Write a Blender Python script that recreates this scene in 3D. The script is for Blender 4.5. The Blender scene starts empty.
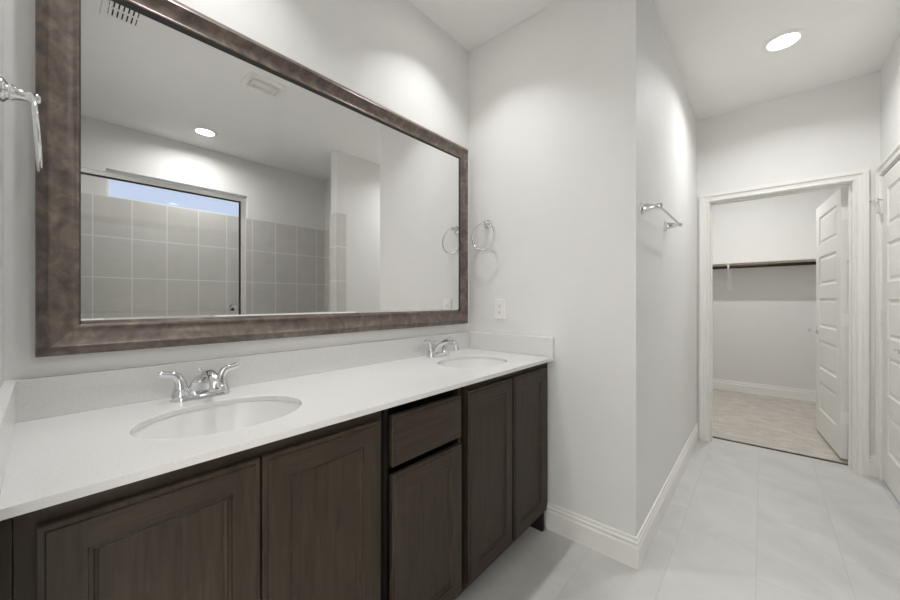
import bpy, bmesh, math, random
from math import pi, sin, cos, radians
from mathutils import Vector, Matrix

random.seed(4)
scn = bpy.context.scene
COL = scn.collection

# ------------------------------------------------------------------ camera
cam_d = bpy.data.cameras.new('camera')
cam_d.lens = 14.283
cam_d.sensor_width = 36.0
cam_d.clip_start = 0.02
cam = bpy.data.objects.new('camera', cam_d)
cam.location = (0, 0, 1.1967)
cam.rotation_euler = (radians(90), 0, 0.7183 - pi / 2)
COL.objects.link(cam)
scn.camera = cam

# ------------------------------------------------------------------ world
w = bpy.data.worlds.new('sky')
scn.world = w
w.use_nodes = True
bg = w.node_tree.nodes['Background']
bg.inputs['Color'].default_value = (0.70, 0.81, 1.06, 1)
bg.inputs['Strength'].default_value = 1.1

# ------------------------------------------------------------------ exposure
scn.view_settings.view_transform = 'Standard'
scn.view_settings.look = 'None'
scn.view_settings.exposure = 0.0
scn.view_settings.gamma = 1.0
scn.view_settings.use_curve_mapping = False
scn.cycles.max_bounces = 12
scn.cycles.diffuse_bounces = 7
scn.cycles.glossy_bounces = 6
scn.cycles.transparent_max_bounces = 12
scn.cycles.sample_clamp_indirect = 6.0

P_SINK, P_HALL, P_SHOWER, P_CLOSET, P_FILL = 3.3, 9.3, 9.8, 16.0, 215.0
LAMP_SPREAD = radians(150)
LAMP_COLOR = (0.99, 0.995, 1.0)

# ------------------------------------------------------------------ dimensions (metres)
CEIL = 2.743
XL = -0.06          # left wall
L = 1.753           # wall at the far end of the vanity
YM = 1.3755         # mirror wall
YC = 0.425          # hall left wall
X2 = 3.722          # wall with closet door
YR = -0.60          # hall right wall
YS = -1.58          # shower back wall
XS = 2.39           # shower end wall
XT = 1.985          # end of stub wall
WT = 0.12
CZ = 0.90           # counter top
CF = 0.812          # counter front
XB = 5.93           # closet back wall

# ------------------------------------------------------------------ materials
def srgb(r, g, b):
    def f(c):
        c /= 255.0
        return c / 12.92 if c <= 0.04045 else ((c + 0.055) / 1.055) ** 2.4
    return (f(r), f(g), f(b), 1)

def new_mat(name):
    m = bpy.data.materials.new(name)
    m.use_nodes = True
    nt = m.node_tree
    return m, nt, nt.nodes['Principled BSDF']

def coords(nt, scale=(1, 1, 1), rot=(0, 0, 0), kind='Object'):
    tc = nt.nodes.new('ShaderNodeTexCoord')
    mp = nt.nodes.new('ShaderNodeMapping')
    mp.inputs['Scale'].default_value = scale
    mp.inputs['Rotation'].default_value = rot
    nt.links.new(tc.outputs[kind], mp.inputs['Vector'])
    return mp.outputs['Vector']

def noise(nt, vec, scale, detail=4, rough=0.5, dist=0.0):
    n = nt.nodes.new('ShaderNodeTexNoise')
    n.inputs['Scale'].default_value = scale
    n.inputs['Detail'].default_value = detail
    n.inputs['Roughness'].default_value = rough
    n.inputs['Distortion'].default_value = dist
    nt.links.new(vec, n.inputs['Vector'])
    return n.outputs['Fac']

def ramp(nt, fac, stops):
    r = nt.nodes.new('ShaderNodeValToRGB')
    els = r.color_ramp.elements
    while len(els) < len(stops):
        els.new(0.5)
    for e, (p, c) in zip(els, stops):
        e.position = p
        e.color = c
    nt.links.new(fac, r.inputs['Fac'])
    return r.outputs['Color']

def bump(nt, bsdf, height, strength, dist):
    b = nt.nodes.new('ShaderNodeBump')
    b.inputs['Strength'].default_value = strength
    b.inputs['Distance'].default_value = dist
    nt.links.new(height, b.inputs['Height'])
    nt.links.new(b.outputs['Normal'], bsdf.inputs['Normal'])

def plain(name, col, rough=0.5, metal=0.0, var=0.03, scale=30, bmp=0.0, bscale=200):
    m, nt, b = new_mat(name)
    v = coords(nt)
    lo = tuple(c * (1 - var) for c in col[:3]) + (1,)
    hi = tuple(min(1, c * (1 + var)) for c in col[:3]) + (1,)
    nt.links.new(ramp(nt, noise(nt, v, scale), [(0.3, lo), (0.7, hi)]), b.inputs['Base Color'])
    b.inputs['Roughness'].default_value = rough
    b.inputs['Metallic'].default_value = metal
    if bmp:
        bump(nt, b, noise(nt, v, bscale, 2), bmp, 0.001)
    return m

M = {}
M['wall'] = plain('wall_paint', srgb(226, 225, 223), 0.6, 0, 0.01, 6, 0.25, 140)
M['ceiling'] = plain('ceiling_paint', srgb(236, 235, 233), 0.75, 0, 0.01, 6, 0.3, 120)
M['trim'] = plain('trim_paint', srgb(232, 231, 227), 0.35, 0, 0.008, 10)
M['door'] = plain('door_paint', srgb(229, 228, 224), 0.38, 0, 0.008, 10)
M['chrome'] = plain('chrome', srgb(225, 226, 228), 0.07, 1.0, 0.01, 20)
M['satin'] = plain('satin_aluminium', srgb(242, 242, 240), 0.16, 1.0, 0.02, 60)
M['porcelain'] = plain('porcelain', srgb(228, 227, 225), 0.12, 0, 0.005, 10)
M['plastic'] = plain('white_plastic', srgb(236, 235, 231), 0.35, 0, 0.005, 10)
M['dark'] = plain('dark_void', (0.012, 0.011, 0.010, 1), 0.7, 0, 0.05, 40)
M['bronze'] = plain('oil_rubbed_bronze', srgb(46, 37, 32), 0.35, 0.7, 0.08, 40)
M['gasket'] = plain('dark_gasket', (0.03, 0.03, 0.03, 1), 0.6, 0, 0.05, 40)
M['grey_metal'] = plain('painted_vent', srgb(222, 221, 217), 0.45, 0, 0.01, 30)
M['shelf'] = plain('shelf_paint', srgb(226, 221, 211), 0.5, 0, 0.01, 12)

# quartz counter
m, nt, b = new_mat('quartz')
v = coords(nt)
nt.links.new(ramp(nt, noise(nt, v, 260, 3, 0.6), [(0.28, srgb(207, 206, 204)), (0.42, srgb(221, 220, 218)), (0.75, srgb(224, 223, 221))]), b.inputs['Base Color'])
b.inputs['Roughness'].default_value = 0.18
M['quartz'] = m

# stained wood, vertical or horizontal grain
def wood(name, horizontal):
    m, nt, b = new_mat(name)
    sc = (4, 20, 50) if horizontal else (50, 20, 4)
    v = coords(nt, sc)
    n1 = noise(nt, v, 1.6, 8, 0.62, 0.6)
    c1 = ramp(nt, n1, [(0.25, srgb(41, 33, 25)), (0.52, srgb(58, 48, 38)), (0.8, srgb(70, 59, 48))])
    v2 = coords(nt, (1, 1, 1))
    n2 = noise(nt, v2, 3.5, 3, 0.5)
    mix = nt.nodes.new('ShaderNodeMixRGB')
    mix.blend_type = 'MULTIPLY'
    mix.inputs['Fac'].default_value = 0.55
    nt.links.new(c1, mix.inputs['Color1'])
    nt.links.new(ramp(nt, n2, [(0.3, (0.8, 0.8, 0.8, 1)), (0.7, (1, 1, 1, 1))]), mix.inputs['Color2'])
    nt.links.new(mix.outputs['Color'], b.inputs['Base Color'])
    b.inputs['Roughness'].default_value = 0.5
    b.inputs['Specular IOR Level'].default_value = 0.32
    bump(nt, b, n1, 0.12, 0.001)
    return m
M['wood'] = wood('stained_wood', False)
M['wood_h'] = wood('stained_wood_rail', True)

# mottled bronze frame
m, nt, b = new_mat('mottled_frame')
v = coords(nt, (1, 1, 1))
n1 = noise(nt, v, 20, 6, 0.62, 0.8)
n2 = noise(nt, v, 55, 4, 0.6)
mix = nt.nodes.new('ShaderNodeMixRGB')
mix.blend_type = 'OVERLAY'
mix.inputs['Fac'].default_value = 0.35
nt.links.new(ramp(nt, n1, [(0.25, srgb(78, 69, 63)), (0.5, srgb(109, 98, 91)), (0.75, srgb(140, 127, 117))]), mix.inputs['Color1'])
nt.links.new(n2, mix.inputs['Color2'])
nt.links.new(mix.outputs['Color'], b.inputs['Base Color'])
b.inputs['Roughness'].default_value = 0.36
b.inputs['Metallic'].default_value = 0.45
bump(nt, b, n2, 0.15, 0.001)
M['frame'] = m

# mirror
m, nt, b = new_mat('mirror_silver')
v = coords(nt)
nt.links.new(ramp(nt, noise(nt, v, 1.0), [(0.0, (0.86, 0.86, 0.85, 1)), (1, (0.87, 0.87, 0.86, 1))]), b.inputs['Base Color'])
b.inputs['Metallic'].default_value = 1.0
b.inputs['Roughness'].default_value = 0.0
M['mirror'] = m

# clear glass (thin)
def thin_glass(name, tint):
    m = bpy.data.materials.new(name)
    m.use_nodes = True
    nt = m.node_tree
    nt.nodes.remove(nt.nodes['Principled BSDF'])
    out = nt.nodes['Material Output']
    tr = nt.nodes.new('ShaderNodeBsdfTransparent')
    tr.inputs['Color'].default_value = tint
    gl = nt.nodes.new('ShaderNodeBsdfGlossy')
    gl.inputs['Roughness'].default_value = 0.0
    fr = nt.nodes.new('ShaderNodeFresnel')
    fr.inputs['IOR'].default_value = 1.5
    mx = nt.nodes.new('ShaderNodeMixShader')
    nt.links.new(fr.outputs[0], mx.inputs[0])
    nt.links.new(tr.outputs[0], mx.inputs[1])
    nt.links.new(gl.outputs[0], mx.inputs[2])
    nt.links.new(mx.outputs[0], out.inputs['Surface'])
    return m
M['glass'] = thin_glass('shower_glass', (0.985, 0.99, 0.985, 1))
M['window_glass'] = thin_glass('window_glass', (0.97, 0.98, 0.99, 1))

# tile grids: returns mask (1 = grout) from two coordinates
def math_node(nt, op, a, bb=None):
    n = nt.nodes.new('ShaderNodeMath')
    n.operation = op
    for i, q in enumerate((a, bb)):
        if q is None:
            continue
        if isinstance(q, (int, float)):
            n.inputs[i].default_value = q
        else:
            nt.links.new(q, n.inputs[i])
    return n.outputs[0]

def line_mask(nt, x, off, step, wdt):
    t = math_node(nt, 'DIVIDE', math_node(nt, 'SUBTRACT', x, off), step)
    fr = math_node(nt, 'FRACT', t)
    d = math_node(nt, 'ABSOLUTE', math_node(nt, 'SUBTRACT', fr, 0.5))
    return math_node(nt, 'GREATER_THAN', d, 0.5 - wdt / step / 2), math_node(nt, 'FLOOR', t)

def tile_mat(name, along, stops, grout, x_off, x_step, z_off, z_step, wdt, rough):
    m, nt, b = new_mat(name)
    tc = nt.nodes.new('ShaderNodeTexCoord')
    sp = nt.nodes.new('ShaderNodeSeparateXYZ')
    nt.links.new(tc.outputs['Object'], sp.inputs[0])
    a = sp.outputs[along]
    z = sp.outputs[2]
    mx, ix = line_mask(nt, a, x_off, x_step, wdt)
    mz, iz = line_mask(nt, z, z_off, z_step, wdt)
    mask = math_node(nt, 'MAXIMUM', mx, mz)
    n = noise(nt, tc.outputs['Object'], 7, 5, 0.55, 1.0)
    c = ramp(nt, n, stops)
    mix = nt.nodes.new('ShaderNodeMixRGB')
    nt.links.new(mask, mix.inputs['Fac'])
    nt.links.new(c, mix.inputs['Color1'])
    mix.inputs['Color2'].default_value = grout
    nt.links.new(mix.outputs['Color'], b.inputs['Base Color'])
    b.inputs['Roughness'].default_value = rough
    bump(nt, b, math_node(nt, 'SUBTRACT', 1.0, mask), 0.5, 0.002)
    return m
TS = [(0.3, srgb(200, 198, 194)), (0.7, srgb(208, 206, 202))]
M['tile_x'] = tile_mat('grey_wall_tile_long', 0, TS, srgb(236, 234, 231), 0.257, 0.2515, 2.10, 0.353, 0.0075, 0.3)
M['tile_y'] = tile_mat('grey_wall_tile_short', 1, TS, srgb(236, 234, 231), -1.58, 0.2515, 2.10, 0.353, 0.0075, 0.3)

# floor tile: 0.30 x 0.61 boards along x, staggered
m, nt, b = new_mat('marble_floor_tile')
tc = nt.nodes.new('ShaderNodeTexCoord')
sp = nt.nodes.new('ShaderNodeSeparateXYZ')
nt.links.new(tc.outputs['Object'], sp.inputs[0])
my, iy = line_mask(nt, sp.outputs[1], 0.02, 0.301, 0.0032)
sh = math_node(nt, 'MULTIPLY', iy, 0.21)
mx, ix = line_mask(nt, math_node(nt, 'SUBTRACT', sp.outputs[0], sh), 2.23, 0.61, 0.0032)
mask = math_node(nt, 'MAXIMUM', my, mx)
cv = nt.nodes.new('ShaderNodeCombineXYZ')
nt.links.new(math_node(nt, 'ADD', sp.outputs[0], math_node(nt, 'MULTIPLY', ix, 3.7)), cv.inputs[0])
nt.links.new(math_node(nt, 'ADD', sp.outputs[1], math_node(nt, 'MULTIPLY', iy, 5.3)), cv.inputs[1])
n = noise(nt, cv.outputs[0], 2.2, 6, 0.6, 1.6)
n2 = noise(nt, cv.outputs[0], 40, 3, 0.6)
c = ramp(nt, n, [(0.25, srgb(190, 189, 186)), (0.5, srgb(200, 199, 196)), (0.75, srgb(208, 207, 204))])
mix = nt.nodes.new('ShaderNodeMixRGB')
nt.links.new(mask, mix.inputs['Fac'])
nt.links.new(c, mix.inputs['Color1'])
mix.inputs['Color2'].default_value = srgb(188, 187, 183)
nt.links.new(mix.outputs['Color'], b.inputs['Base Color'])
b.inputs['Roughness'].default_value = 0.38
bump(nt, b, math_node(nt, 'SUBTRACT', 1.0, mask), 0.3, 0.001)
M['floor'] = m

# carpet
m, nt, b = new_mat('carpet_pile')
v = coords(nt)
n1 = noise(nt, v, 130, 4, 0.75)
n2 = noise(nt, coords(nt, (7, 4, 1)), 1.7, 7, 0.72, 0.5)
mix = nt.nodes.new('ShaderNodeMixRGB')
mix.blend_type = 'MULTIPLY'
mix.inputs['Fac'].default_value = 0.8
nt.links.new(ramp(nt, n2, [(0.3, srgb(186, 179, 170)), (0.7, srgb(221, 215, 207))]), mix.inputs['Color1'])
nt.links.new(ramp(nt, n1, [(0.3, (0.68, 0.67, 0.65, 1)), (0.65, (1, 1, 1, 1))]), mix.inputs['Color2'])
nt.links.new(mix.outputs['Color'], b.inputs['Base Color'])
b.inputs['Roughness'].default_value = 0.95
bump(nt, b, n1, 0.8, 0.004)
M['carpet'] = m

# lamp lens
m, nt, b = new_mat('lamp_lens')
v = coords(nt)
nt.links.new(ramp(nt, noise(nt, v, 5), [(0, (1, 0.97, 0.93, 1)), (1, (1, 0.98, 0.94, 1))]), b.inputs['Emission Color'])
b.inputs['Emission Strength'].default_value = 9.0
M['lens'] = m

# ------------------------------------------------------------------ mesh builder
class MB:
    def __init__(self):
        self.bm = bmesh.new()

    def face(self, pts, mi=0):
        f = self.bm.faces.new([self.bm.verts.new(p) for p in pts])
        f.material_index = mi
        return f

    def box(self, x0, x1, y0, y1, z0, z1, mi=0):
        v = [self.bm.verts.new((x, y, z)) for x in (x0, x1) for y in (y0, y1) for z in (z0, z1)]
        for q in ((0, 1, 3, 2), (4, 6, 7, 5), (0, 4, 5, 1), (2, 3, 7, 6), (0, 2, 6, 4), (1, 5, 7, 3)):
            f = self.bm.faces.new([v[i] for i in q])
            f.material_index = mi
        return self

    def rings(self, rings, cap0=True, cap1=True, closed=False, mi=0):
        vs = [[self.bm.verts.new(p) for p in r] for r in rings]
        n = len(vs[0])
        k = len(vs)
        for i in range(k if closed else k - 1):
            a, b2 = vs[i], vs[(i + 1) % k]
            for j in range(n):
                f = self.bm.faces.new((a[j], a[(j + 1) % n], b2[(j + 1) % n], b2[j]))
                f.material_index = mi
        if not closed:
            if cap0:
                self.bm.faces.new(list(reversed(vs[0]))).material_index = mi
            if cap1:
                self.bm.faces.new(vs[-1]).material_index = mi
        return self

    def tube(self, pts, rad, seg=16, flat=1.0, up=None, mi=0):
        pts = [Vector(p) for p in pts]
        if isinstance(rad, (int, float)):
            rad = [rad] * len(pts)
        tang = []
        for i in range(len(pts)):
            a = pts[max(0, i - 1)]
            b2 = pts[min(len(pts) - 1, i + 1)]
            tang.append((b2 - a).normalized())
        ref = Vector(up) if up else (Vector((0, 0, 1)) if abs(tang[0].z) < 0.9 else Vector((0, 1, 0)))
        nrm = (ref - tang[0] * ref.dot(tang[0])).normalized()
        out = []
        for p, t, r in zip(pts, tang, rad):
            nrm = (nrm - t * nrm.dot(t)).normalized()
            bi = t.cross(nrm)
            out.append([p + nrm * (r * flat * cos(2 * pi * j / seg)) + bi * (r * sin(2 * pi * j / seg)) for j in range(seg)])
        return self.rings(out, mi=mi)

    def lathe(self, prof, center, axis='z', seg=32, sx=1.0, sy=1.0, cap0=True, cap1=True, mi=0):
        c = Vector(center)
        out = []
        for r, h in prof:
            ring = []
            for j in range(seg):
                a = 2 * pi * j / seg
                u, v2 = r * cos(a) * sx, r * sin(a) * sy
                if axis == 'z':
                    p = (u, v2, h)
                elif axis == 'x':
                    p = (h, u, v2)
                elif axis == '-x':
                    p = (-h, u, v2)
                elif axis == '-y':
                    p = (u, -h, v2)
                else:
                    p = (u, h, v2)
                ring.append(c + Vector(p))
            out.append(ring)
        return self.rings(out, cap0, cap1, mi=mi)

    def torus(self, center, R, r, normal='x', seg=64, sub=12):
        c = Vector(center)
        out = []
        for i in range(seg):
            a = 2 * pi * i / seg
            ring = []
            for j in range(sub):
                t = 2 * pi * j / sub
                q = R + r * cos(t)
                if normal == 'x':
                    p = (r * sin(t), q * cos(a), q * sin(a))
                else:
                    p = (q * cos(a), r * sin(t), q * sin(a))
                ring.append(c + Vector(p))
            out.append(ring)
        return self.rings(out, closed=True)

    def build(self, name, mat, parent=None, bevel=0.0, smooth=False, origin=None, seg=2):
        bm = self.bm
        bmesh.ops.recalc_face_normals(bm, faces=bm.faces)
        off = Vector(origin) if origin else (parent_world(parent) if parent else Vector((0, 0, 0)))
        bmesh.ops.translate(bm, verts=bm.verts, vec=-off)
        me = bpy.data.meshes.new(name)
        bm.to_mesh(me)
        bm.free()
        for mm in (mat if isinstance(mat, (list, tuple)) else [mat]):
            me.materials.append(M[mm])
        if smooth:
            for p in me.polygons:
                p.use_smooth = True
            me.set_sharp_from_angle(angle=radians(40))
        o = bpy.data.objects.new(name, me)
        COL.objects.link(o)
        if parent:
            o.parent = parent
            o.location = off - parent_world(parent)
        else:
            o.location = off
        if bevel:
            md = o.modifiers.new('bevel', 'BEVEL')
            md.width = bevel
            md.segments = seg
            md.limit_method = 'ANGLE'
            md.angle_limit = radians(40)
        return o

def parent_world(o):
    p = Vector(o.location)
    while o.parent:
        o = o.parent
        p += Vector(o.location)
    return p

def tag(o, label, cat, group=None):
    o['label'] = label
    o['category'] = cat
    if group:
        o['group'] = group
    return o

def thing(name, loc, label, cat, group=None):
    o = bpy.data.objects.new(name, None)
    o.empty_display_size = 0.05
    o.location = loc
    COL.objects.link(o)
    return tag(o, label, cat, group)

def struct(o):
    o['kind'] = 'structure'
    return o

def struct_empty(name, loc):
    o = bpy.data.objects.new(name, None)
    o.location = loc
    COL.objects.link(o)
    return struct(o)

def copy_tree(o, parent=None):
    c = o.copy()
    COL.objects.link(c)
    if parent:
        c.parent = parent
    for ch in list(o.children):
        copy_tree(ch, c)
    return c

# ------------------------------------------------------------------ structure
def wall(name, boxes, mat='wall'):
    mb = MB()
    for bx in boxes:
        mb.box(*bx)
    return struct(mb.build(name, mat))

wall('floor', [(-2.6, X2 + WT - 0.002, -1.70, 1.50, -0.10, 0.0)], 'floor')
o = wall('floor_carpet', [(X2 + WT + 0.012, XB + WT, -0.90, 1.20, -0.10, 0.010)], 'carpet')
wall('ceiling', [(-2.72, XB + WT, -1.70, 1.62, CEIL, CEIL + 0.1)], 'ceiling')
wall('wall_vanity', [(XL - WT, L + WT, YM, YM + WT, 0, CEIL)])
wall('wall_end', [(L, L + WT, YC, YM, 0, CEIL)])
wall('wall_hall', [(L + WT, X2 + WT, YC, YC + WT, 0, CEIL)])
# wall with the closet door
DY0, DY1, DZ = -0.475, 0.332, 2.020
wall('wall_closet', [(X2, X2 + WT, YR - WT, DY0 - 0.02, 0, CEIL), (X2, X2 + WT, DY1 + 0.02, YC, 0, CEIL),
                     (X2, X2 + WT, DY0 - 0.02, DY1 + 0.02, DZ + 0.02, CEIL)])
# right wall with the second door
RX0, RX1 = 2.897, 3.663
wall('wall_right', [(XT, RX0 - 0.02, YR - WT, YR, 0, CEIL), (RX1 + 0.02, X2, YR - WT, YR, 0, CEIL),
                    (RX0 - 0.02, RX1 + 0.02, YR - WT, YR, DZ + 0.02, CEIL)])
# shower walls
WX0, WX1, WZ0, WZ1 = 0.34, 1.47, 2.10, 2.345
wall('wall_shower', [(-2.6, WX0, YS - WT, YS, 0, CEIL), (WX1, XS + WT, YS - WT, YS, 0, CEIL),
                     (WX0, WX1, YS - WT, YS, 0, WZ0), (WX0, WX1, YS - WT, YS, WZ1, CEIL)])
wall('wall_shower_end', [(XS, XS + WT, YS, YR - WT, 0, CEIL)])
# left wall with the entry doorway behind the camera position
wall('wall_left', [(XL - WT, XL, 0.62, YM, 0, CEIL), (XL - WT, XL, YS, -0.25, 0, CEIL), (XL - WT, XL, -0.25, 0.62, 2.06, CEIL)])
wall('wall_bedroom', [(-2.72, -2.6, YS - WT, 1.62, 0, CEIL), (-2.6, XL - WT, 1.50, 1.62, 0, CEIL)])
# closet walls
wall('wall_closet_back', [(XB, XB + WT, -0.90, 1.20, 0, CEIL)])
wall('wall_closet_right', [(X2 + WT, XB, -0.90, -0.78, 0, CEIL)])
wall('wall_closet_left', [(X2 + WT, XB, 1.08, 1.20, 0, CEIL), (X2, X2 + WT, YC + WT, 1.20, 0, CEIL)])
wall('wall_closet_corner', [(X2, X2 + WT, -0.90, YR - WT, 0, CEIL)])

# shower tile (thin tiled facings)
wall('wall_tile_back', [(XL, XS, YS, YS + 0.010, 0, WZ0)], 'tile_x')
wall('wall_tile_end', [(XS - 0.010, XS, YS + 0.010, YR - WT, 0, 2.10)], 'tile_y')
wall('wall_tile_left', [(XL, XL + 0.010, YS + 0.010, YR - WT + 0.03, 0, 2.10)], 'tile_y')
mb = MB()
mb.box(XT - 0.010, XT, YR - WT - 0.010, YR + 0.010, 0, 2.10)
mb.box(XT, XT + 0.10, YR, YR + 0.010, 0, 2.10)
mb.box(XT, XS - 0.010, YR - WT - 0.010, YR - WT, 0, 2.10)
struct(mb.build('wall_tile_stub', 'tile_y'))
struct(MB().box(XL + 0.010, XT - 0.010, YR - 0.115, YR - 0.005, 0, 0.09).build('trim_curb', 'tile_x', bevel=0.004))

# baseboards: profile (thickness, height)
BB = [(0, 0), (0.015, 0), (0.015, 0.092), (0.012, 0.096), (0.0085, 0.101), (0.0115, 0.106), (0.0115, 0.114), (0.0060, 0.120), (0.0075, 0.125), (0.0055, 0.134), (0, 0.135)]
def baseboard(name, p0, p1, n, k0=0, k1=0):
    """straight run from p0 to p1 with outward normal n; k lengthens (+) or shortens (-) each mitred end"""
    p0, p1, n = Vector(p0), Vector(p1), Vector(n)
    t = (p1 - p0).normalized()
    r0 = [p0 + n * d - t * (k0 * d) + Vector((0, 0, z)) for d, z in BB]
    r1 = [p1 + n * d + t * (k1 * d) + Vector((0, 0, z)) for d, z in BB]
    return struct(MB().rings([r0, r1]).build(name, 'trim'))
baseboard('baseboard_end', (L, 0.850, 0), (L, YC, 0), (-1, 0, 0), 0, 1)
baseboard('baseboard_hall', (L, YC, 0), (X2, YC, 0), (0, -1, 0), 1, -1)
baseboard('baseboard_closet_left', (X2, YC, 0), (X2, DY1 + 0.074, 0), (-1, 0, 0), -1, 0)
baseboard('baseboard_closet_right', (X2, DY0 - 0.074, 0), (X2, YR + 0.0, 0), (-1, 0, 0), 0, -1)
baseboard('baseboard_right', (RX0 - 0.064, YR, 0), (XT + 0.10, YR, 0), (0, 1, 0), 0, 0)
baseboard('baseboard_closet_back', (XB, -0.78, 0.010), (XB, 1.08, 0.010), (-1, 0, 0), -1, -1)
baseboard('baseboard_closet_side', (X2 + WT, -0.78, 0.010), (XB, -0.78, 0.010), (0, 1, 0), 0, -1)
baseboard('baseboard_left', (XL, 0.69, 0), (XL, 0.83, 0), (1, 0, 0), 0, 0)

# door casings: sweep of (offset from opening, thickness) with mitred top corners
CP = [(0, 0), (0, 0.009), (0.004, 0.014), (0.012, 0.014), (0.015, 0.009), (0.020, 0.009), (0.036, 0.012), (0.039, 0.018), (0.044, 0.022), (1.0, 0.022), (1.0, 0)]
def casing(name, a0, a1, top, width, mp, bot=0.0):
    prof = [(min(w_, width), h) for w_, h in CP]
    rings = [[mp(a0 - w_, bot, h) for w_, h in prof], [mp(a0 - w_, top + w_, h) for w_, h in prof],
             [mp(a1 + w_, top + w_, h) for w_, h in prof], [mp(a1 + w_, bot, h) for w_, h in prof]]
    return struct(MB().rings(rings).build(name, 'trim'))
casing('trim_1', DY0 - 0.005, DY1 + 0.005, DZ + 0.005, 0.068, lambda a, z, h: (X2 - h, a, z))
casing('trim_2', RX0 - 0.004, RX1 + 0.004, DZ + 0.005, 0.054, lambda a, z, h: (a, YR + h, z))
casing('trim_3', DY0 - 0.005, DY1 + 0.005, DZ + 0.005, 0.068, lambda a, z, h: (X2 + WT + h, a, z), 0.010)
casing('trim_4', -0.25 + 0.02, 0.62 - 0.02, 2.04, 0.06, lambda a, z, h: (XL + h, a, z))

# jambs
def jamb(name, boxes):
    mb = MB()
    for bx in boxes:
        mb.box(*bx)
    return struct(mb.build(name, 'trim', bevel=0.0015))
xa, xb2 = X2 - 0.002, X2 + WT + 0.002
jamb('trim_5', [(xa, xb2, DY0 - 0.02, DY0, 0, DZ), (xa, xb2, DY1, DY1 + 0.02, 0, DZ), (xa, xb2, DY0 - 0.02, DY1 + 0.02, DZ, DZ + 0.02),
                (xb2 - 0.075, xb2 - 0.040, DY0, DY0 + 0.011, 0, DZ), (xb2 - 0.075, xb2 - 0.040, DY1 - 0.011, DY1, 0, DZ),
                (xb2 - 0.075, xb2 - 0.040, DY0 + 0.011, DY1 - 0.011, DZ - 0.011, DZ)])
ya, yb = YR + 0.002, YR - WT - 0.002
jamb('trim_6', [(RX0 - 0.02, RX0, yb, ya, 0, DZ), (RX1, RX1 + 0.02, yb, ya, 0, DZ), (RX0 - 0.02, RX1 + 0.02, yb, ya, DZ, DZ + 0.02),
                (RX0, RX0 + 0.011, yb + 0.04, ya - 0.042, 0, DZ), (RX1 - 0.011, RX1, yb + 0.04, ya - 0.042, 0, DZ),
                (RX0 + 0.011, RX1 - 0.011, yb + 0.04, ya - 0.042, DZ - 0.011, DZ)])
jamb('trim_7', [(XL - WT - 0.002, XL + 0.002, -0.25, -0.23, 0, 2.04), (XL - WT - 0.002, XL + 0.002, 0.60, 0.62, 0, 2.04),
                (XL - WT - 0.002, XL + 0.002, -0.25, 0.62, 2.04, 2.06)])
# thin dark strip along the carpet edge in the closet doorway
struct(MB().box(X2 + WT - 0.002, X2 + WT + 0.012, DY0 - 0.02, DY1 + 0.02, -0.02, 0.004).build('trim_8', 'bronze'))

# ------------------------------------------------------------------ panelled doors
PANELS = [(0.205, 0.452), (0.568, 0.818), (0.930, 1.182), (1.292, 1.542), (1.646, 1.890)]
def panel_side(mb, W, H, mp, sgn):
    """one face of a five-panel leaf; mp(u, z, depth)"""
    st = 0.115
    zs = [0.0]
    for a, c in PANELS:
        zs += [a, c]
    zs.append(H)
    mb.face([mp(0, 0, 0), mp(st, 0, 0), mp(st, H, 0), mp(0, H, 0)])
    mb.face([mp(W - st, 0, 0), mp(W, 0, 0), mp(W, H, 0), mp(W - st, H, 0)])
    for i in range(0, len(zs), 2):
        mb.face([mp(st, zs[i], 0), mp(W - st, zs[i], 0), mp(W - st, zs[i + 1], 0), mp(st, zs[i + 1], 0)])
    steps = [(0, 0), (0.004, 0.006), (0.014, 0.009), (0.020, 0.009), (0.036, 0.003)]
    for a, c in PANELS:
        loops = [[mp(st + s_, a + s_, d), mp(W - st - s_, a + s_, d), mp(W - st - s_, c - s_, d), mp(st + s_, c - s_, d)] for s_, d in steps]
        mb.rings(loops, cap0=False, cap1=True)

def leaf(name, W, H, parent, T=0.035):
    """leaf in local coords: u along +x from the hinge, thickness 0..-T in y, z up; front face y=0"""
    mb = MB()
    panel_side(mb, W, H, lambda u, z, d: (u, -d, z), 1)
    panel_side(mb, W, H, lambda u, z, d: (u, -T + d, z), -1)
    mb.face([(0, 0, 0), (0, -T, 0), (0, -T, H), (0, 0, H)])
    mb.face([(W, 0, 0), (W, 0, H), (W, -T, H), (W, -T, 0)])
    mb.face([(0, 0, H), (0, -T, H), (W, -T, H), (W, 0, H)])
    mb.face([(0, 0, 0), (W, 0, 0), (W, -T, 0), (0, -T, 0)])
    bmesh.ops.remove_doubles(mb.bm, verts=mb.bm.verts, dist=0.0001)
    me = bpy.data.meshes.new(name)
    bmesh.ops.recalc_face_normals(mb.bm, faces=mb.bm.faces)
    mb.bm.to_mesh(me)
    mb.bm.free()
    me.materials.append(M['door'])
    o = bpy.data.objects.new(name, me)
    COL.objects.link(o)
    o.parent = parent
    return o

def local(mb, name, mat, parent, smooth=True):
    o = mb.build(name, mat, None, smooth=smooth)
    o.parent = parent
    return o

def lever(parent, W, side, T=0.035):
    """lever handle at the latch edge; side=+1 on the front (y=0), -1 on the back"""
    y0 = 0.0 if side > 0 else -T
    x, z = W - 0.062, 0.893
    mb = MB()
    ax = 'y' if side > 0 else '-y'
    mb.lathe([(0.032, 0), (0.032, 0.004), (0.027, 0.010), (0.012, 0.012), (0.010, 0.045), (0.013, 0.050), (0.013, 0.060), (0.006, 0.064)], (x, y0, z), ax, 24)
    s = side
    mb.tube([(x, y0 + s * 0.053, z), (x - 0.03, y0 + s * 0.055, z + 0.002), (x - 0.07, y0 + s * 0.056, z), (x - 0.11, y0 + s * 0.052, z - 0.002)], [0.010, 0.010, 0.009, 0.007], 12)
    return local(mb, 'lever_handle', 'chrome', parent)

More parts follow.
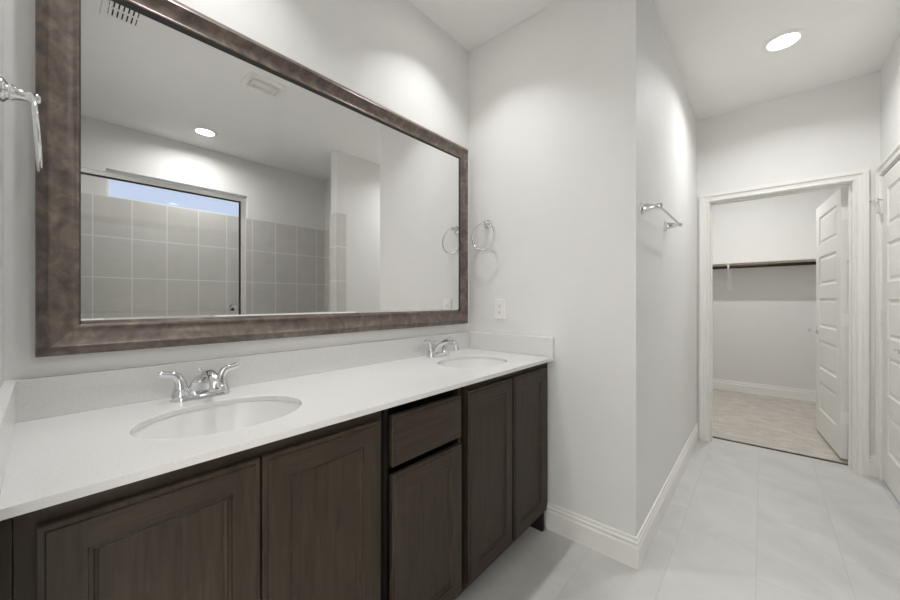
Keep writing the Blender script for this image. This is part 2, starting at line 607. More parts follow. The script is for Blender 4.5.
def hinge(parent, z, T=0.035, white=True, y=0.006):
    mb = MB()
    mb.lathe([(0.004, -0.050), (0.0065, -0.047), (0.0065, 0.047), (0.004, 0.050)], (-0.004, y, z), 'z', 12)
    mb.box(-0.0025, 0.0, -0.030, y - 0.003, z - 0.045, z + 0.045)
    return local(mb, 'hinge', 'satin', parent)

# open closet door: hinge on the closet side of the right jamb
LW, LH = 0.762, 1.990
door1 = struct_empty('door_1', (X2 + WT + 0.032, -0.436, 0.032))
door1.rotation_euler = (0, 0, radians(5.0))
leaf('door_leaf', LW, LH, door1)
lever(door1, LW, 1)
lever(door1, LW, -1)
for z in (0.30, 1.02, 1.80):
    mb = MB()
    mb.lathe([(0.004, -0.050), (0.0065, -0.047), (0.0065, 0.047), (0.004, 0.050)], (-0.010, -0.040, z), 'z', 12)
    mb.box(-0.0025, 0.0, -0.035, -0.004, z - 0.045, z + 0.045)
    mb.box(-0.034, -0.010, -0.0415, -0.0385, z - 0.045, z + 0.045)
    local(mb, 'hinge', 'plastic', door1)
# closed door in the right wall (front face towards the hall)
door2 = struct_empty('door_2', (RX1 - 0.003, YR, 0.020))
door2.rotation_euler = (0, 0, pi)
lf = leaf('door_leaf', RX1 - RX0 - 0.006, LH, door2)
# local +x now runs towards -x of the world; front y=0 must face +y, so shift by the thickness
for ch in door2.children:
    ch.location = (0, 0.035, 0)
W2 = RX1 - RX0 - 0.006
h2 = MB()
h2.lathe([(0.032, 0), (0.032, 0.004), (0.027, 0.010), (0.012, 0.012), (0.010, 0.045), (0.013, 0.050), (0.013, 0.060), (0.006, 0.064)], (W2 - 0.062, 0, 0.905), '-y', 24)
h2.tube([(W2 - 0.062, -0.053, 0.905), (W2 - 0.10, -0.055, 0.907), (W2 - 0.17, -0.052, 0.903)], [0.010, 0.009, 0.007], 12)
local(h2, 'lever_handle', 'chrome', door2)
for z in (0.26, 1.07, 1.79):
    mb = MB()
    mb.lathe([(0.004, -0.050), (0.007, -0.047), (0.007, 0.047), (0.004, 0.050)], (-0.003, -0.008, z), 'z', 12)
    mb.box(-0.003, 0.0, -0.006, 0.030, z - 0.045, z + 0.045)
    local(mb, 'hinge', 'plastic', door2)
# hinge-pin door stop on the top hinge
stop = MB()
hz = 1.79 + 0.056
stop.lathe([(0.010, 0), (0.010, 0.004)], (-0.003, -0.008, hz - 0.006), 'z', 12)
stop.tube([(-0.003, -0.008, hz), (-0.035, -0.035, hz), (-0.052, -0.050, hz)], 0.0035, 8)
stop.tube([(-0.003, -0.008, hz), (0.020, -0.030, hz), (0.028, -0.030, hz - 0.02), (0.030, -0.026, hz - 0.09)], 0.0035, 8)
stop.lathe([(0.008, 0), (0.008, 0.012)], (0.030, -0.026, hz - 0.102), 'z', 12)
local(stop, 'door_stop', 'chrome', door2)

# ------------------------------------------------------------------ window in the shower wall
win = struct_empty('window_1', ((WX0 + WX1) / 2, YS - 0.09, WZ0))
fy0, fy1 = YS - WT + 0.005, YS - WT + 0.045
mb = MB()
fw = 0.022
mb.box(WX0, WX1, fy0, fy1, WZ0, WZ0 + fw)
mb.box(WX0, WX1, fy0, fy1, WZ1 - fw, WZ1)
mb.box(WX0, WX0 + fw, fy0, fy1, WZ0 + fw, WZ1 - fw)
mb.box(WX1 - fw, WX1, fy0, fy1, WZ0 + fw, WZ1 - fw)
mb.build('window_frame', 'plastic', win, bevel=0.002)
MB().box(WX0 + fw, WX1 - fw, fy0 + 0.017, fy0 + 0.023, WZ0 + fw, WZ1 - fw).build('window_pane', 'window_glass', win)

# ------------------------------------------------------------------ vanity cabinets
FY = 0.850        # face frame plane
DYF = 0.829       # door front plane
CB = 0.884        # underside of counter
ZT = 0.100        # toe-kick height

def wood_door(name, x0, x1, z0, z1, parent, st=0.056, slab=False):
    T = FY - DYF
    mb = MB()
    def q(x, z, d):
        return (x, FY - d, z)
    def loop(s, d):
        return [q(x0 + s, z0 + s, d), q(x1 - s, z0 + s, d), q(x1 - s, z1 - s, d), q(x0 + s, z1 - s, d)]
    outer = [(0, 0.001), (0, T - 0.006), (0.002, T - 0.004), (0.009, T - 0.004), (0.011, T)]
    a = 0.011
    mb.rings([loop(s, d) for s, d in outer], cap0=True, cap1=False)
    if slab:
        mb.face(loop(a, T), 1)
        for f in mb.bm.faces:
            f.material_index = 1
    else:
        b2 = st
        mb.face([q(x0 + a, z0 + a, T), q(x0 + b2, z0 + a, T), q(x0 + b2, z1 - a, T), q(x0 + a, z1 - a, T)], 0)
        mb.face([q(x1 - b2, z0 + a, T), q(x1 - a, z0 + a, T), q(x1 - a, z1 - a, T), q(x1 - b2, z1 - a, T)], 0)
        mb.face([q(x0 + b2, z0 + a, T), q(x1 - b2, z0 + a, T), q(x1 - b2, z0 + b2, T), q(x0 + b2, z0 + b2, T)], 1)
        mb.face([q(x0 + b2, z1 - b2, T), q(x1 - b2, z1 - b2, T), q(x1 - b2, z1 - a, T), q(x0 + b2, z1 - a, T)], 1)
        inner = [(b2, T), (b2 + 0.0015, T - 0.004), (b2 + 0.006, T - 0.004), (b2 + 0.009, T - 0.008), (b2 + 0.013, T - 0.009), (b2 + 0.014, T - 0.0105)]
        mb.rings([loop(s, d) for s, d in inner], cap0=False, cap1=True)
    bmesh.ops.remove_doubles(mb.bm, verts=mb.bm.verts, dist=0.00005)
    return mb.build(name, ['wood', 'wood_h'], parent)

def cabinet(x0, x1, label, fronts, rails, fill_l=0.0, fill_r=0.0, filler=None, stiles=(0.035, 0.035), mid=None):
    t = thing('vanity_cabinet', ((x0 + x1) / 2, FY, 0), label, 'cabinet', 'dark-stained vanity base cabinets')
    # carcass: side panels, bottom, back
    mb = MB()
    yb_ = YM - 0.002
    mb.box(x0, x0 + 0.016, FY + 0.020, yb_, 0.0 + ZT, CB)
    mb.box(x1 - 0.016, x1, FY + 0.020, yb_, 0.0 + ZT, CB)
    mb.box(x0 + 0.016, x1 - 0.016, FY + 0.020, yb_, ZT, ZT + 0.016)
    mb.box(x0 + 0.016, x1 - 0.016, yb_ - 0.008, yb_, ZT + 0.016, CB - 0.2)
    mb.build('carcass', 'dark', t)  # near-black panels: shade in the gaps between cabinets put into the colour
    mb = MB()
    s0, s1 = stiles
    if s0:
        mb.box(x0 - fill_l, x0 + s0, FY, FY + 0.020, ZT, CB, 0)
    mb.box(x1 - s1, x1 + fill_r, FY, FY + 0.020, ZT, CB, 0)
    for z0, z1 in rails:
        mb.box(x0 + s0, x1 - s1, FY, FY + 0.0195, z0, z1, 1)
    if mid:
        mb.box(mid - 0.02, mid + 0.02, FY + 0.0003, FY + 0.0190, ZT + 0.04, CB - 0.04, 0)
    mb.build('face_frame', ['wood', 'wood_h'], t)
    if filler:
        MB().box(filler[0], filler[1], FY + 0.001, FY + 0.021, ZT, CB).build('filler_strip', 'wood', t)
    mb = MB()
    mb.box(x0 - fill_l, x1 + fill_r, FY + 0.075, FY + 0.090, 0, ZT)
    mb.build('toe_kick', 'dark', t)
    for kind, a, b3, z0, z1 in fronts:
        if kind == 'drawer':
            wood_door('drawer_front', a, b3, z0, z1, t, slab=True)
        else:
            wood_door('door', a, b3, z0, z1, t)
    return t

RZ = [(ZT, ZT + 0.045), (CB - 0.045, CB)]
cabinet(-0.028, 0.662, 'dark-stained sink cabinet with two doors under the left sink, against the left wall',
        [('door', -0.006, 0.318, 0.122, 0.848), ('door', 0.323, 0.643, 0.122, 0.848)], RZ, filler=(XL + 0.001, -0.0295), mid=0.32)
cabinet(0.688, 1.031, 'dark-stained narrow middle cabinet with one drawer above one door',
        [('drawer', 0.692, 1.018, 0.694, 0.848), ('door', 0.692, 1.020, 0.122, 0.668)], RZ[:1], stiles=(0.0, 0.013))
c3 = cabinet(1.056, 1.722, 'dark-stained sink cabinet with two doors under the right sink, nearest the towel ring corner',
             [('door', 1.059, 1.374, 0.122, 0.852), ('door', 1.388, 1.704, 0.122, 0.852)], RZ, fill_r=0.030, mid=1.381)
# end foot of the last cabinet, seen in the toe space
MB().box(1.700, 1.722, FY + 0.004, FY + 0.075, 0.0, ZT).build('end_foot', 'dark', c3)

# ------------------------------------------------------------------ countertop with two oval cut-outs
SINKS = [(0.319, 1.057), (1.377, 1.057)]
SA, SB = 0.189, 0.151
ct = thing('countertop', (0.85, CF, CB), 'long white speckled countertop with backsplash on the dark vanity cabinets', 'countertop')
mb = MB()
bm = mb.bm
x0, x1, y0, y1 = XL, L, CF, YM
def ring_strip(xa_, xb_, cx, cy, z):
    """list of (ellipse point, outer point) around one sink inside rect xa_..xb_, y0..y1"""
    N = 72
    angs = [2 * pi * i / N for i in range(N)]
    for X_, Y_ in ((xa_, y0), (xb_, y0), (xb_, y1), (xa_, y1)):
        angs.append(math.atan2(Y_ - cy, X_ - cx) % (2 * pi))
    angs = sorted(set(round(a_, 6) for a_ in angs))
    out = []
    for a_ in angs:
        dx, dy = cos(a_), sin(a_)
        k = 1 / math.sqrt((dx / SA) ** 2 + (dy / SB) ** 2)
        e = (cx + dx * k, cy + dy * k, z)
        ts = []
        if dx > 1e-9: ts.append((xb_ - cx) / dx)
        if dx < -1e-9: ts.append((xa_ - cx) / dx)
        if dy > 1e-9: ts.append((y1 - cy) / dy)
        if dy < -1e-9: ts.append((y0 - cy) / dy)
        tt = min(ts)
        out.append((e, (cx + dx * tt, cy + dy * tt, z)))
    return out
xm = 0.845
for (cx, cy), (xa_, xb_) in zip(SINKS, ((x0, xm), (xm, x1))):
    top = ring_strip(xa_, xb_, cx, cy, CZ)
    n_ = len(top)
    for i in range(n_):
        e0, o0 = top[i]
        e1, o1 = top[(i + 1) % n_]
        mb.face([e0, o0, o1, e1])
        lo = lambda p: (p[0], p[1], CB)
        mb.face([lo(e0), lo(e1), lo(o1), lo(o0)])
        mb.face([e0, e1, lo(e1), lo(e0)])
bmesh.ops.remove_doubles(bm, verts=bm.verts, dist=0.00005)
mb.face([(x0, y0, CB), (x1, y0, CB), (x1, y0, CZ), (x0, y0, CZ)])
mb.face([(x0, y1, CB), (x0, y1, CZ), (x1, y1, CZ), (x1, y1, CB)])
mb.face([(x0, y0, CB), (x0, y0, CZ), (x0, y1, CZ), (x0, y1, CB)])
mb.face([(x1, y0, CB), (x1, y1, CB), (x1, y1, CZ), (x1, y0, CZ)])
bmesh.ops.remove_doubles(bm, verts=bm.verts, dist=0.00005)
mb.build('slab', 'quartz', ct, bevel=0.0025)
SH = 1.002
MB().box(XL, L, YM - 0.020, YM, CZ, SH).build('backsplash', 'quartz', ct, bevel=0.0015)
MB().box(L - 0.020, L, CF, YM - 0.020, CZ, SH).build('side_splash', 'quartz', ct, bevel=0.0015)
MB().box(XL, XL + 0.019, CF, YM - 0.020, CZ, SH).build('side_splash', 'quartz', ct, bevel=0.0015)

# ------------------------------------------------------------------ sinks (undermount ovals)
def make_sink(label):
    cx, cy = SINKS[0]
    t = thing('sink', (cx, cy, CB), label, 'sink', 'oval undermount sinks')
    prof = [(1.10, 0.0), (1.10, -0.012), (1.035, -0.013), (1.0, -0.030), (0.93, -0.080), (0.80, -0.115), (0.55, -0.135), (0.25, -0.142), (0.12, -0.143)]
    inner = [(1.10, 0.0), (1.015, 0.0), (0.995, -0.010), (0.97, -0.030), (0.90, -0.072), (0.77, -0.106), (0.53, -0.124), (0.25, -0.131), (0.11, -0.132)]
    mb = MB()
    rings = []
    for r, h in inner:
        rings.append([(cx + SA * r * cos(2 * pi * j / 64), cy + SB * r * sin(2 * pi * j / 64), CB + h) for j in range(64)])
    mb.rings(rings, cap0=False, cap1=True)
    rings = []
    for r, h in prof:
        rings.append([(cx + SA * r * cos(2 * pi * j / 64), cy + SB * r * sin(2 * pi * j / 64), CB + h) for j in range(64)])
    mb.rings(rings, cap0=False, cap1=True)
    mb.build('basin', 'porcelain', t, smooth=True)
    mb = MB()
    mb.lathe([(0.030, 0.0), (0.030, 0.003), (0.026, 0.004), (0.022, 0.001), (0.020, 0.001), (0.019, 0.006), (0.0, 0.008)], (cx, cy, CB - 0.132), 'z', 32)
    mb.build('drain', 'chrome', t, smooth=True)
    return t
s1 = make_sink('white oval sink nearest the left wall, in the foreground of the countertop')
s2 = copy_tree(s1)
s2.location.x = SINKS[1][0]
s2['label'] = 'white oval sink at the far end of the countertop, near the outlet'

# ------------------------------------------------------------------ faucets
def make_faucet(label):
    cx, cy = 0.322, 1.292
    z = CZ
    t = thing('faucet', (cx, cy, z), label, 'faucet', 'chrome two-handle centerset faucets')
    mb = MB()
    # rounded base plate
    def outline(hw, hd, zz, n=12):
        pts = []
        for sx_, a0 in ((1, -pi / 2), (-1, pi / 2)):
            for i in range(n + 1):
                a_ = a0 + pi * i / n
                pts.append((cx + sx_ * (hw - hd) + hd * cos(a_), cy + hd * sin(a_), zz))
        return pts
    mb.rings([outline(0.077, 0.028, z), outline(0.077, 0.028, z + 0.006), outline(0.074, 0.0255, z + 0.014), outline(0.069, 0.021, z + 0.018)])
    mb.build('base_plate', 'chrome', t, smooth=True)
    # spout: broad foot rising forwards, then a rounded nose turned down
    mb = MB()
    sect = [(0.006, 0.010, 0.046, 0.018), (0.002, 0.022, 0.040, 0.018), (-0.008, 0.044, 0.030, 0.0155), (-0.020, 0.060, 0.0235, 0.014), (-0.043, 0.073, 0.0185, 0.013), (-0.068, 0.081, 0.0160, 0.0125), (-0.096, 0.082, 0.0148, 0.0125), (-0.117, 0.075, 0.0143, 0.0125), (-0.127, 0.061, 0.0138, 0.0125), (-0.130, 0.047, 0.0128, 0.0120)]
    rings = []
    for i_, (py, pz, wx, wt) in enumerate(sect):
        q0 = sect[max(0, i_ - 1)]
        q1 = sect[min(len(sect) - 1, i_ + 1)]
        tv = Vector((0, q1[0] - q0[0], q1[1] - q0[1])).normalized()
        nv = Vector((1, 0, 0)).cross(tv)
        rings.append([Vector((cx, cy + py, z + pz)) + Vector((1, 0, 0)) * (wx * cos(2 * pi * j / 28)) + nv * (wt * sin(2 * pi * j / 28)) for j in range(28)])
    mb.rings(rings)
    sp_ = mb.build('spout', 'chrome', t, smooth=True)
    mb = MB()
    mb.lathe([(0.0125, 0), (0.0125, -0.008), (0.010, -0.009), (0.0, -0.007)], (cx, cy - 0.130, z + 0.048), 'z', 20)
    mb.build('aerator', 'chrome', sp_, smooth=True)
    # lift rod
    mb = MB()
    mb.tube([(cx, cy + 0.021, z + 0.010), (cx, cy + 0.021, z + 0.075)], 0.0025, 8)
    mb.lathe([(0.002, 0.073), (0.006, 0.076), (0.0065, 0.083), (0.004, 0.088), (0.0, 0.089)], (cx, cy + 0.021, z), 'z', 16)
    mb.build('lift_rod', 'chrome', t, smooth=True)
    for s in (-1, 1):
        hx = cx + s * 0.051
        mb = MB()
        mb.lathe([(0.0250, 0.010), (0.0250, 0.019), (0.0220, 0.023), (0.0220, 0.027), (0.0205, 0.029), (0.0190, 0.034), (0.012, 0.036)], (hx, cy, z), 'z', 24)
        hb = mb.build('handle', 'chrome', t, smooth=True)
        mb = MB()
        pts = [(0, 0.028), (0, 0.040), (0.001, 0.052), (0.004, 0.063), (0.010, 0.073), (0.019, 0.0785), (0.031, 0.081), (0.042, 0.083), (0.049, 0.0845), (0.053, 0.085)]
        mb.tube([(hx + s * a_, cy - a_ * 0.05, z + b_) for a_, b_ in pts], [0.0185, 0.0165, 0.0142, 0.0125, 0.0112, 0.0100, 0.0092, 0.0092, 0.0090, 0.0062], 18, flat=0.85, up=(0, 1, 0))
        mb.build('lever', 'chrome', hb, smooth=True)
    return t
f1 = make_faucet('chrome two-handle faucet behind the sink nearest the left wall')
f2 = copy_tree(f1)
f2.location.x = 1.375 + 0.007
f2['label'] = 'chrome two-handle faucet behind the far sink, beside the end wall corner'

# ------------------------------------------------------------------ framed mirror
FX0, FX1, FZ0, FZ1 = -0.010, 1.706, 1.055, 2.112
FWD = 0.078
mir = thing('wall_mirror', ((FX0 + FX1) / 2, YM, FZ0), 'large rectangular mirror in a wide mottled bronze-brown frame above the vanity', 'mirror')
prof = [(0, 0), (0, 0.028), (0.004, 0.033), (0.017, 0.040), (0.020, 0.045), (0.024, 0.046), (0.028, 0.043), (0.050, 0.034), (0.064, 0.031), (0.069, 0.033), (0.072, 0.033), (0.075, 0.031), (FWD, 0.029), (FWD, 0.0)]
names = []
def frame_pt(corner, w_, h):
    sx_ = FX0 + w_ if corner in (0, 3) else FX1 - w_
    sz_ = FZ0 + w_ if corner in (0, 1) else FZ1 - w_
    return (sx_, YM - h, sz_)
for c0, c1 in ((0, 1), (1, 2), (2, 3), (3, 0)):
    mb = MB()
    mb.rings([[frame_pt(c0, w_, h) for w_, h in prof], [frame_pt(c1, w_, h) for w_, h in prof]])
    if (c0, c1) != (0, 1):
        for f in mb.bm.faces:
            f.normal_update()
            ws = []
            for v_ in f.verts:
                a_ = min(abs(v_.co.x - FX0), abs(v_.co.x - FX1)) if c0 in (1, 3) else abs(v_.co.z - FZ1)
                ws.append(a_)
            if len(f.verts) == 4 and sum(1 for a_ in ws if a_ > FWD - 0.0035) >= 4:
                f.material_index = 1
    mb.build('frame_rail', ['frame', 'gasket'], mir, smooth=True)
# glass with a bevelled rim, hung very slightly out of parallel inside its frame
YAW = radians(-0.30)
gx0, gx1, gz0, gz1 = FX0 + FWD - 0.001, FX1 - FWD + 0.001, FZ0 + FWD - 0.001, FZ1 - FWD + 0.001
gcx = (gx0 + gx1) / 2
gy = YM - 0.0165
def gp(x, z, d):
    return (x, gy + (x - gcx) * math.tan(YAW) - d, z)
mb = MB()
loops = []
BV = 0.014
for s, d in ((0, -0.004), (0, 0.0), (BV, 0.0040)):
    loops.append([gp(gx0, gz0 + s, d), gp(gx1, gz0 + s, d), gp(gx1, gz1, 0.0040 if d >= 0 else d), gp(gx0, gz1, 0.0040 if d >= 0 else d)])
mb.rings(loops)
mb.build('mirror_glass', 'mirror', mir)

# ------------------------------------------------------------------ towel rings
def make_ring(label):
    """on the end wall, pointing to -x"""
    y, z = 1.228, 1.648
    t = thing('towel_ring', (L, y, z), label, 'towel ring', 'chrome towel rings beside the mirror')
    mb = MB()
    mb.lathe([(0.026, 0), (0.026, 0.004), (0.023, 0.008), (0.020, 0.010)], (L, y, z), '-x', 32)
    mb.build('wall_plate', 'chrome', t, smooth=True)
    mb = MB()
    mb.lathe([(0.020, 0.009), (0.017, 0.013), (0.0175, 0.017), (0.014, 0.022), (0.0110, 0.034), (0.0098, 0.041), (0.0115, 0.044), (0.0115, 0.054), (0.008, 0.059), (0.0, 0.060)], (L, y, z), '-x', 24)
    mb.build('post', 'chrome', t, smooth=True)
    mb = MB()
    mb.torus((0, 0, -0.078), 0.079, 0.0047, 'x')
    bmesh.ops.rotate(mb.bm, verts=mb.bm.verts, cent=(0, 0, 0), matrix=Matrix.Rotation(radians(3.6), 3, 'Y'))
    bmesh.ops.translate(mb.bm, verts=mb.bm.verts, vec=(L - 0.048, y, z))
    mb.build('ring', 'chrome', t, smooth=True)
    return t
r1 = make_ring('chrome towel ring on the far end wall, above the outlet')
r2 = copy_tree(r1)
r2.location = (XL, 1.228, 1.648)
r2.rotation_euler = (0, 0, pi)
r2['label'] = 'chrome towel ring on the left wall, seen edge-on at the photo edge'

# ------------------------------------------------------------------ towel bar on the hall wall
tb = thing('towel_bar', (2.115, YC, 1.626), 'chrome towel bar on the hall wall left of the closet doorway', 'towel bar')
for x in (1.850, 2.385):
    mb = MB()
    mb.lathe([(0.030, 0), (0.030, 0.004), (0.027, 0.008), (0.022, 0.010), (0.020, 0.014), (0.0205, 0.018), (0.017, 0.026), (0.011, 0.050), (0.010, 0.060), (0.0125, 0.064), (0.0125, 0.080), (0.008, 0.086), (0.0, 0.087)], (x, YC, 1.626), '-y', 24)
    mb.build('bracket', 'chrome', tb, smooth=True)
MB().tube([(1.850, YC - 0.072, 1.626), (2.385, YC - 0.072, 1.626)], 0.0065, 16).build('bar', 'chrome', tb, smooth=True)

# ------------------------------------------------------------------ outlet
ol = thing('wall_outlet', (L, 1.145, 1.145), 'white electrical outlet plate on the end wall above the side splash', 'outlet')
oy, oz = 1.145, 1.145
MB().box(L - 0.006, L, oy - 0.036, oy + 0.036, oz - 0.058, oz + 0.058).build('cover_plate', 'plastic', ol, bevel=0.003)
rc = MB().box(L - 0.0085, L - 0.005, oy - 0.017, oy + 0.017, oz - 0.034, oz + 0.034).build('receptacle', 'plastic', ol, bevel=0.001)
for s in (-1, 1):
    mb = MB()
    zc = oz + s * 0.019
    mb.box(L - 0.0092, L - 0.0080, oy + 0.005, oy + 0.0068, zc - 0.004, zc + 0.004)
    mb.box(L - 0.0092, L - 0.0080, oy - 0.0068, oy - 0.005, zc - 0.004, zc + 0.004)
    mb.lathe([(0.0022, 0), (0.0022, 0.0012)], (L - 0.0080, oy, zc - 0.0085), '-x', 10)
    mb.build('socket_slots', 'dark', rc)
mb = MB()
mb.box(L - 0.0095, L - 0.0080, oy + 0.001, oy + 0.008, oz - 0.003, oz + 0.003)
mb.box(L - 0.0095, L - 0.0080, oy - 0.008, oy - 0.001, oz - 0.003, oz + 0.003)
mb.build('test_buttons', 'plastic', rc, bevel=0.0004)
for s in (-1, 1):
    MB().lathe([(0.003, 0), (0.003, 0.001), (0.001, 0.0016)], (L - 0.0058, oy, oz + s * 0.049), '-x', 12).build('screw', 'plastic', ol)

# ------------------------------------------------------------------ recessed lights
def make_can(loc, label, power, spread=LAMP_SPREAD):
    x, y = loc
    t = thing('recessed_light', (x, y, CEIL), label, 'ceiling light', 'round recessed ceiling lights')
    mb = MB()
    mb.lathe([(0.100, 0.0), (0.100, -0.003), (0.094, -0.006), (0.076, -0.008), (0.071, -0.004), (0.071, 0.0)], (x, y, CEIL), 'z', 48, cap0=False, cap1=False)
    mb.build('trim_ring', 'plastic', t, smooth=True)
    mb = MB()
    mb.lathe([(0.071, 0.0), (0.071, -0.0035), (0.050, -0.005), (0.0, -0.0055)], (x, y, CEIL), 'z', 48)
    mb.build('lens', 'lens', t, smooth=True)
    ld = bpy.data.lights.new('lamp', 'AREA')
    ld.shape = 'DISK'
    ld.size = 0.06
    ld.energy = power
    ld.color = LAMP_COLOR
    ld.spread = spread
    lo_ = bpy.data.objects.new('lamp', ld)
    COL.objects.link(lo_)
    lo_.parent = t
    lo_.location = (0, 0, -0.010)
    return t
make_can((2.915, -0.095), 'round recessed light in the hall ceiling before the closet door', P_HALL)
make_can((0.965, -1.15), 'round recessed light over the shower, seen in the mirror', P_SHOWER, radians(165))
make_can((0.33, 1.05), 'round recessed light in the ceiling over the left sink', P_SINK, radians(102))
make_can((1.33, 1.05), 'round recessed light in the ceiling over the right sink', P_SINK, radians(102))
make_can((4.84, 0.15), 'round recessed light in the closet ceiling', P_CLOSET, pi)
make_can((-0.50, 1.15), 'added unseen fill lamp in the room beyond the entry doorway', P_FILL, pi)  # added fill lamp, out of view; brightens the bathroom through the doorway

# ------------------------------------------------------------------ exhaust fan and air register on the ceiling
fx, fy = 1.035, 0.015
ef = thing('exhaust_fan', (fx, fy, CEIL), 'white exhaust fan grille on the ceiling, seen in the mirror', 'fan')
def rrect(hw, hd, r, z, n=6):
    pts = []
    for sx_, sy_, a0 in ((1, 1, 0), (-1, 1, pi / 2), (-1, -1, pi), (1, -1, 3 * pi / 2)):
        for i in range(n + 1):
            a_ = a0 + pi / 2 * i / n
            pts.append((fx + sx_ * (hw - r) + r * cos(a_), fy + sy_ * (hd - r) + r * sin(a_), z))
    return pts
mb = MB()
mb.rings([rrect(0.125, 0.100, 0.035, CEIL), rrect(0.125, 0.100, 0.035, CEIL - 0.010), rrect(0.117, 0.097, 0.02, CEIL - 0.016), rrect(0.100, 0.072, 0.02, CEIL - 0.018), rrect(0.097, 0.069, 0.02, CEIL - 0.006)], cap1=True)
mb.build('grille_frame', 'plastic', ef, smooth=True)
mb = MB()
mb.rings([rrect(0.085, 0.053, 0.024, CEIL - 0.005), rrect(0.085, 0.053, 0.024, CEIL - 0.026), rrect(0.079, 0.047, 0.022, CEIL - 0.031), rrect(0.069, 0.037, 0.018, CEIL - 0.028), rrect(0.062, 0.030, 0.014, CEIL - 0.012)])
mb.build('cover_panel', 'grey_metal', ef, smooth=True)
gx, gyy = 0.278, 0.172
ar = thing('air_register', (gx, gyy, CEIL), 'white slotted air register on the ceiling, at the top of the mirror', 'vent')
mb = MB()
hw, hd = 0.086, 0.140
zt = CEIL - 0.006
mb.box(gx - hw, gx + hw, gyy - hd, gyy - hd + 0.028, zt, CEIL)
mb.box(gx - hw, gx + hw, gyy + hd - 0.028, gyy + hd, zt, CEIL)
mb.box(gx - hw, gx - hw + 0.028, gyy - hd + 0.028, gyy + hd - 0.028, zt, CEIL)
mb.box(gx + hw - 0.028, gx + hw, gyy - hd + 0.028, gyy + hd - 0.028, zt, CEIL)
for k in (-1, 1):
    mb.box(gx - hw + 0.028, gx + hw - 0.028, gyy + k * 0.039 - 0.008, gyy + k * 0.039 + 0.008, zt, CEIL)
mb.build('register_frame', 'ceiling', ar, bevel=0.002)
MB().box(gx - hw + 0.028, gx + hw - 0.028, gyy - hd + 0.028, gyy + hd - 0.028, CEIL - 0.001, CEIL - 0.0002).build('duct_opening', 'dark', ar)
for k in range(6):
    xx = gx - hw + 0.028 + (k + 0.5) * (2 * hw - 0.056) / 6
    mb = MB()
    ly0, ly1 = gyy - hd + 0.028, gyy + hd - 0.028
    mb.rings([[(xx - 0.0085, y_, zt - 0.001), (xx - 0.0075, y_, zt - 0.002), (xx + 0.0055, y_, CEIL - 0.0016), (xx + 0.0045, y_, CEIL - 0.0011)] for y_ in (ly0, ly1)])
    mb.build('slat', 'ceiling', ar)

# ------------------------------------------------------------------ shower door (framed glass, seen in the mirror)
SDY = YR - 0.045
sx0, sx1 = XL + 0.012, 1.135
sz0, sz1 = 0.092, 2.065
sd = thing('shower_door', ((sx0 + sx1) / 2, SDY, sz0), 'framed clear glass shower door with chrome pull, seen in the mirror', 'shower door')
MB().box(sx0, sx1, SDY - 0.018, SDY + 0.018, sz1 - 0.032, sz1).build('top_rail', 'satin', sd, bevel=0.003)
MB().box(sx0, sx1, SDY - 0.018, SDY + 0.018, sz0, sz0 + 0.032).build('bottom_rail', 'satin', sd, bevel=0.003)
for a_, b_ in ((sx0, sx0 + 0.03), (sx1 - 0.042, sx1)):
    MB().box(a_, b_, SDY - 0.018, SDY + 0.018, sz0 + 0.032, sz1 - 0.032).build('stile', 'satin', sd, bevel=0.003)
mb = MB()
g = 0.008
mb.box(sx0 + 0.03, sx1 - 0.042, SDY - 0.006, SDY + 0.006, sz1 - 0.032 - g, sz1 - 0.032)
mb.box(sx0 + 0.03, sx1 - 0.042, SDY - 0.006, SDY + 0.006, sz0 + 0.032, sz0 + 0.032 + g)
mb.box(sx0 + 0.03, sx0 + 0.03 + g, SDY - 0.006, SDY + 0.006, sz0 + 0.032 + g, sz1 - 0.032 - g)
mb.box(sx1 - 0.042 - g, sx1 - 0.042, SDY - 0.006, SDY + 0.006, sz0 + 0.032 + g, sz1 - 0.032 - g)
mb.build('gasket', 'gasket', sd)
MB().box(sx0 + 0.03 + g, sx1 - 0.042 - g, SDY - 0.003, SDY + 0.003, sz0 + 0.032 + g, sz1 - 0.032 - g).build('glass_pane', 'glass', sd)
mb = MB()
hx, hz_ = 1.025, 1.135
mb.lathe([(0.016, 0.003), (0.016, 0.008), (0.010, 0.012), (0.010, 0.030), (0.024, 0.036), (0.028, 0.046), (0.024, 0.056), (0.010, 0.060), (0.0, 0.060)], (hx, SDY, hz_), 'y', 24)
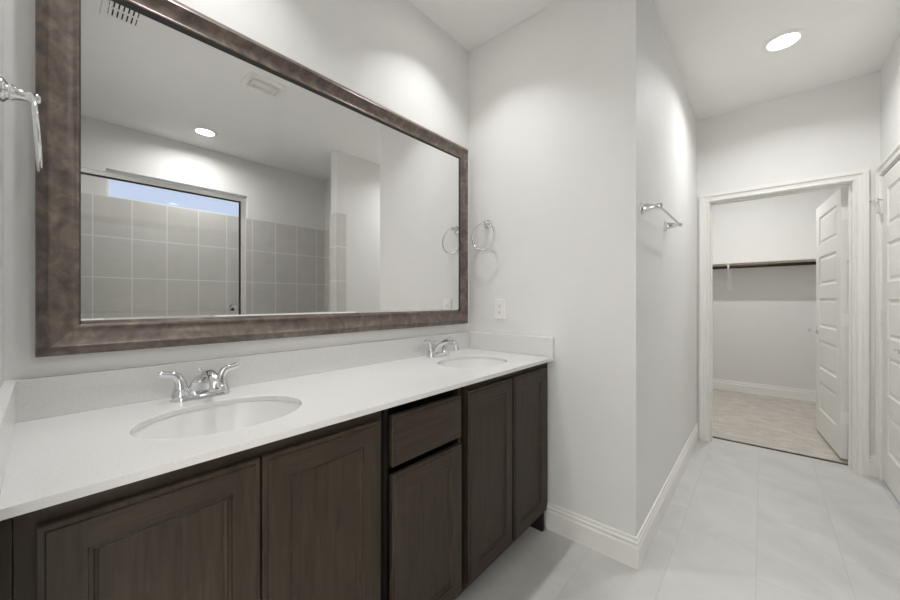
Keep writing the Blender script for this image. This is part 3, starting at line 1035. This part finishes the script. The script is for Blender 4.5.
mb.tube([(hx, SDY + 0.046, hz_), (hx - 0.035, SDY + 0.050, hz_ - 0.012), (hx - 0.07, SDY + 0.046, hz_ - 0.03)], [0.011, 0.009, 0.006], 12)
mb.build('pull_handle', 'chrome', sd, smooth=True)

# ------------------------------------------------------------------ closet shelf, rod and bracket
SZ = 1.668
sh_ = thing('closet_shelf', (XB - 0.15, 0.15, SZ - 0.02), 'long pale shelf across the back wall of the closet', 'shelf')
MB().box(XB - 0.305, XB, -0.78, 1.08, SZ - 0.020, SZ).build('shelf_board', 'shelf', sh_, bevel=0.002)
rod = thing('closet_rod', (XB - 0.275, 0.15, 1.612), 'dark bronze hanging rod under the closet shelf', 'rod')
MB().tube([(XB - 0.275, -0.776, 1.607), (XB - 0.275, 1.076, 1.607)], 0.0185, 20).build('rod_tube', 'bronze', rod, smooth=True)
for y_, ax in ((-0.78, 'y'), (1.08, '-y')):
    MB().lathe([(0.030, 0), (0.030, 0.004), (0.022, 0.006), (0.022, 0.018), (0.0185, 0.018)], (XB - 0.275, y_, 1.607), ax, 24).build('rod_socket', 'bronze', rod, smooth=True)
br = thing('shelf_bracket', (XB, 0.318, 1.33), 'white metal bracket holding the closet rod and shelf', 'bracket')
MB().box(XB - 0.006, XB, 0.290, 0.346, 1.325, SZ - 0.027).build('wall_plate', 'plastic', br, bevel=0.002)
mb = MB()
mb.box(XB - 0.285, XB - 0.006, 0.312, 0.324, SZ - 0.027, SZ - 0.020)
mb.tube([(XB - 0.004, 0.318, 1.37), (XB - 0.15, 0.318, 1.50), (XB - 0.275, 0.318, 1.596)], 0.006, 8)
mb.build('support_arm', 'plastic', br)
mb = MB()
ring = [(XB - 0.275 + 0.021 * cos(a_), 0.318, 1.607 + 0.021 * sin(a_)) for a_ in [pi + pi * i / 10 for i in range(11)]]
ring = [(XB - 0.296, 0.318, SZ - 0.021)] + ring
mb.tube(ring, 0.006, 8, flat=1.6, up=(0, 1, 0))
mb.build('rod_hook', 'plastic', br, smooth=True)
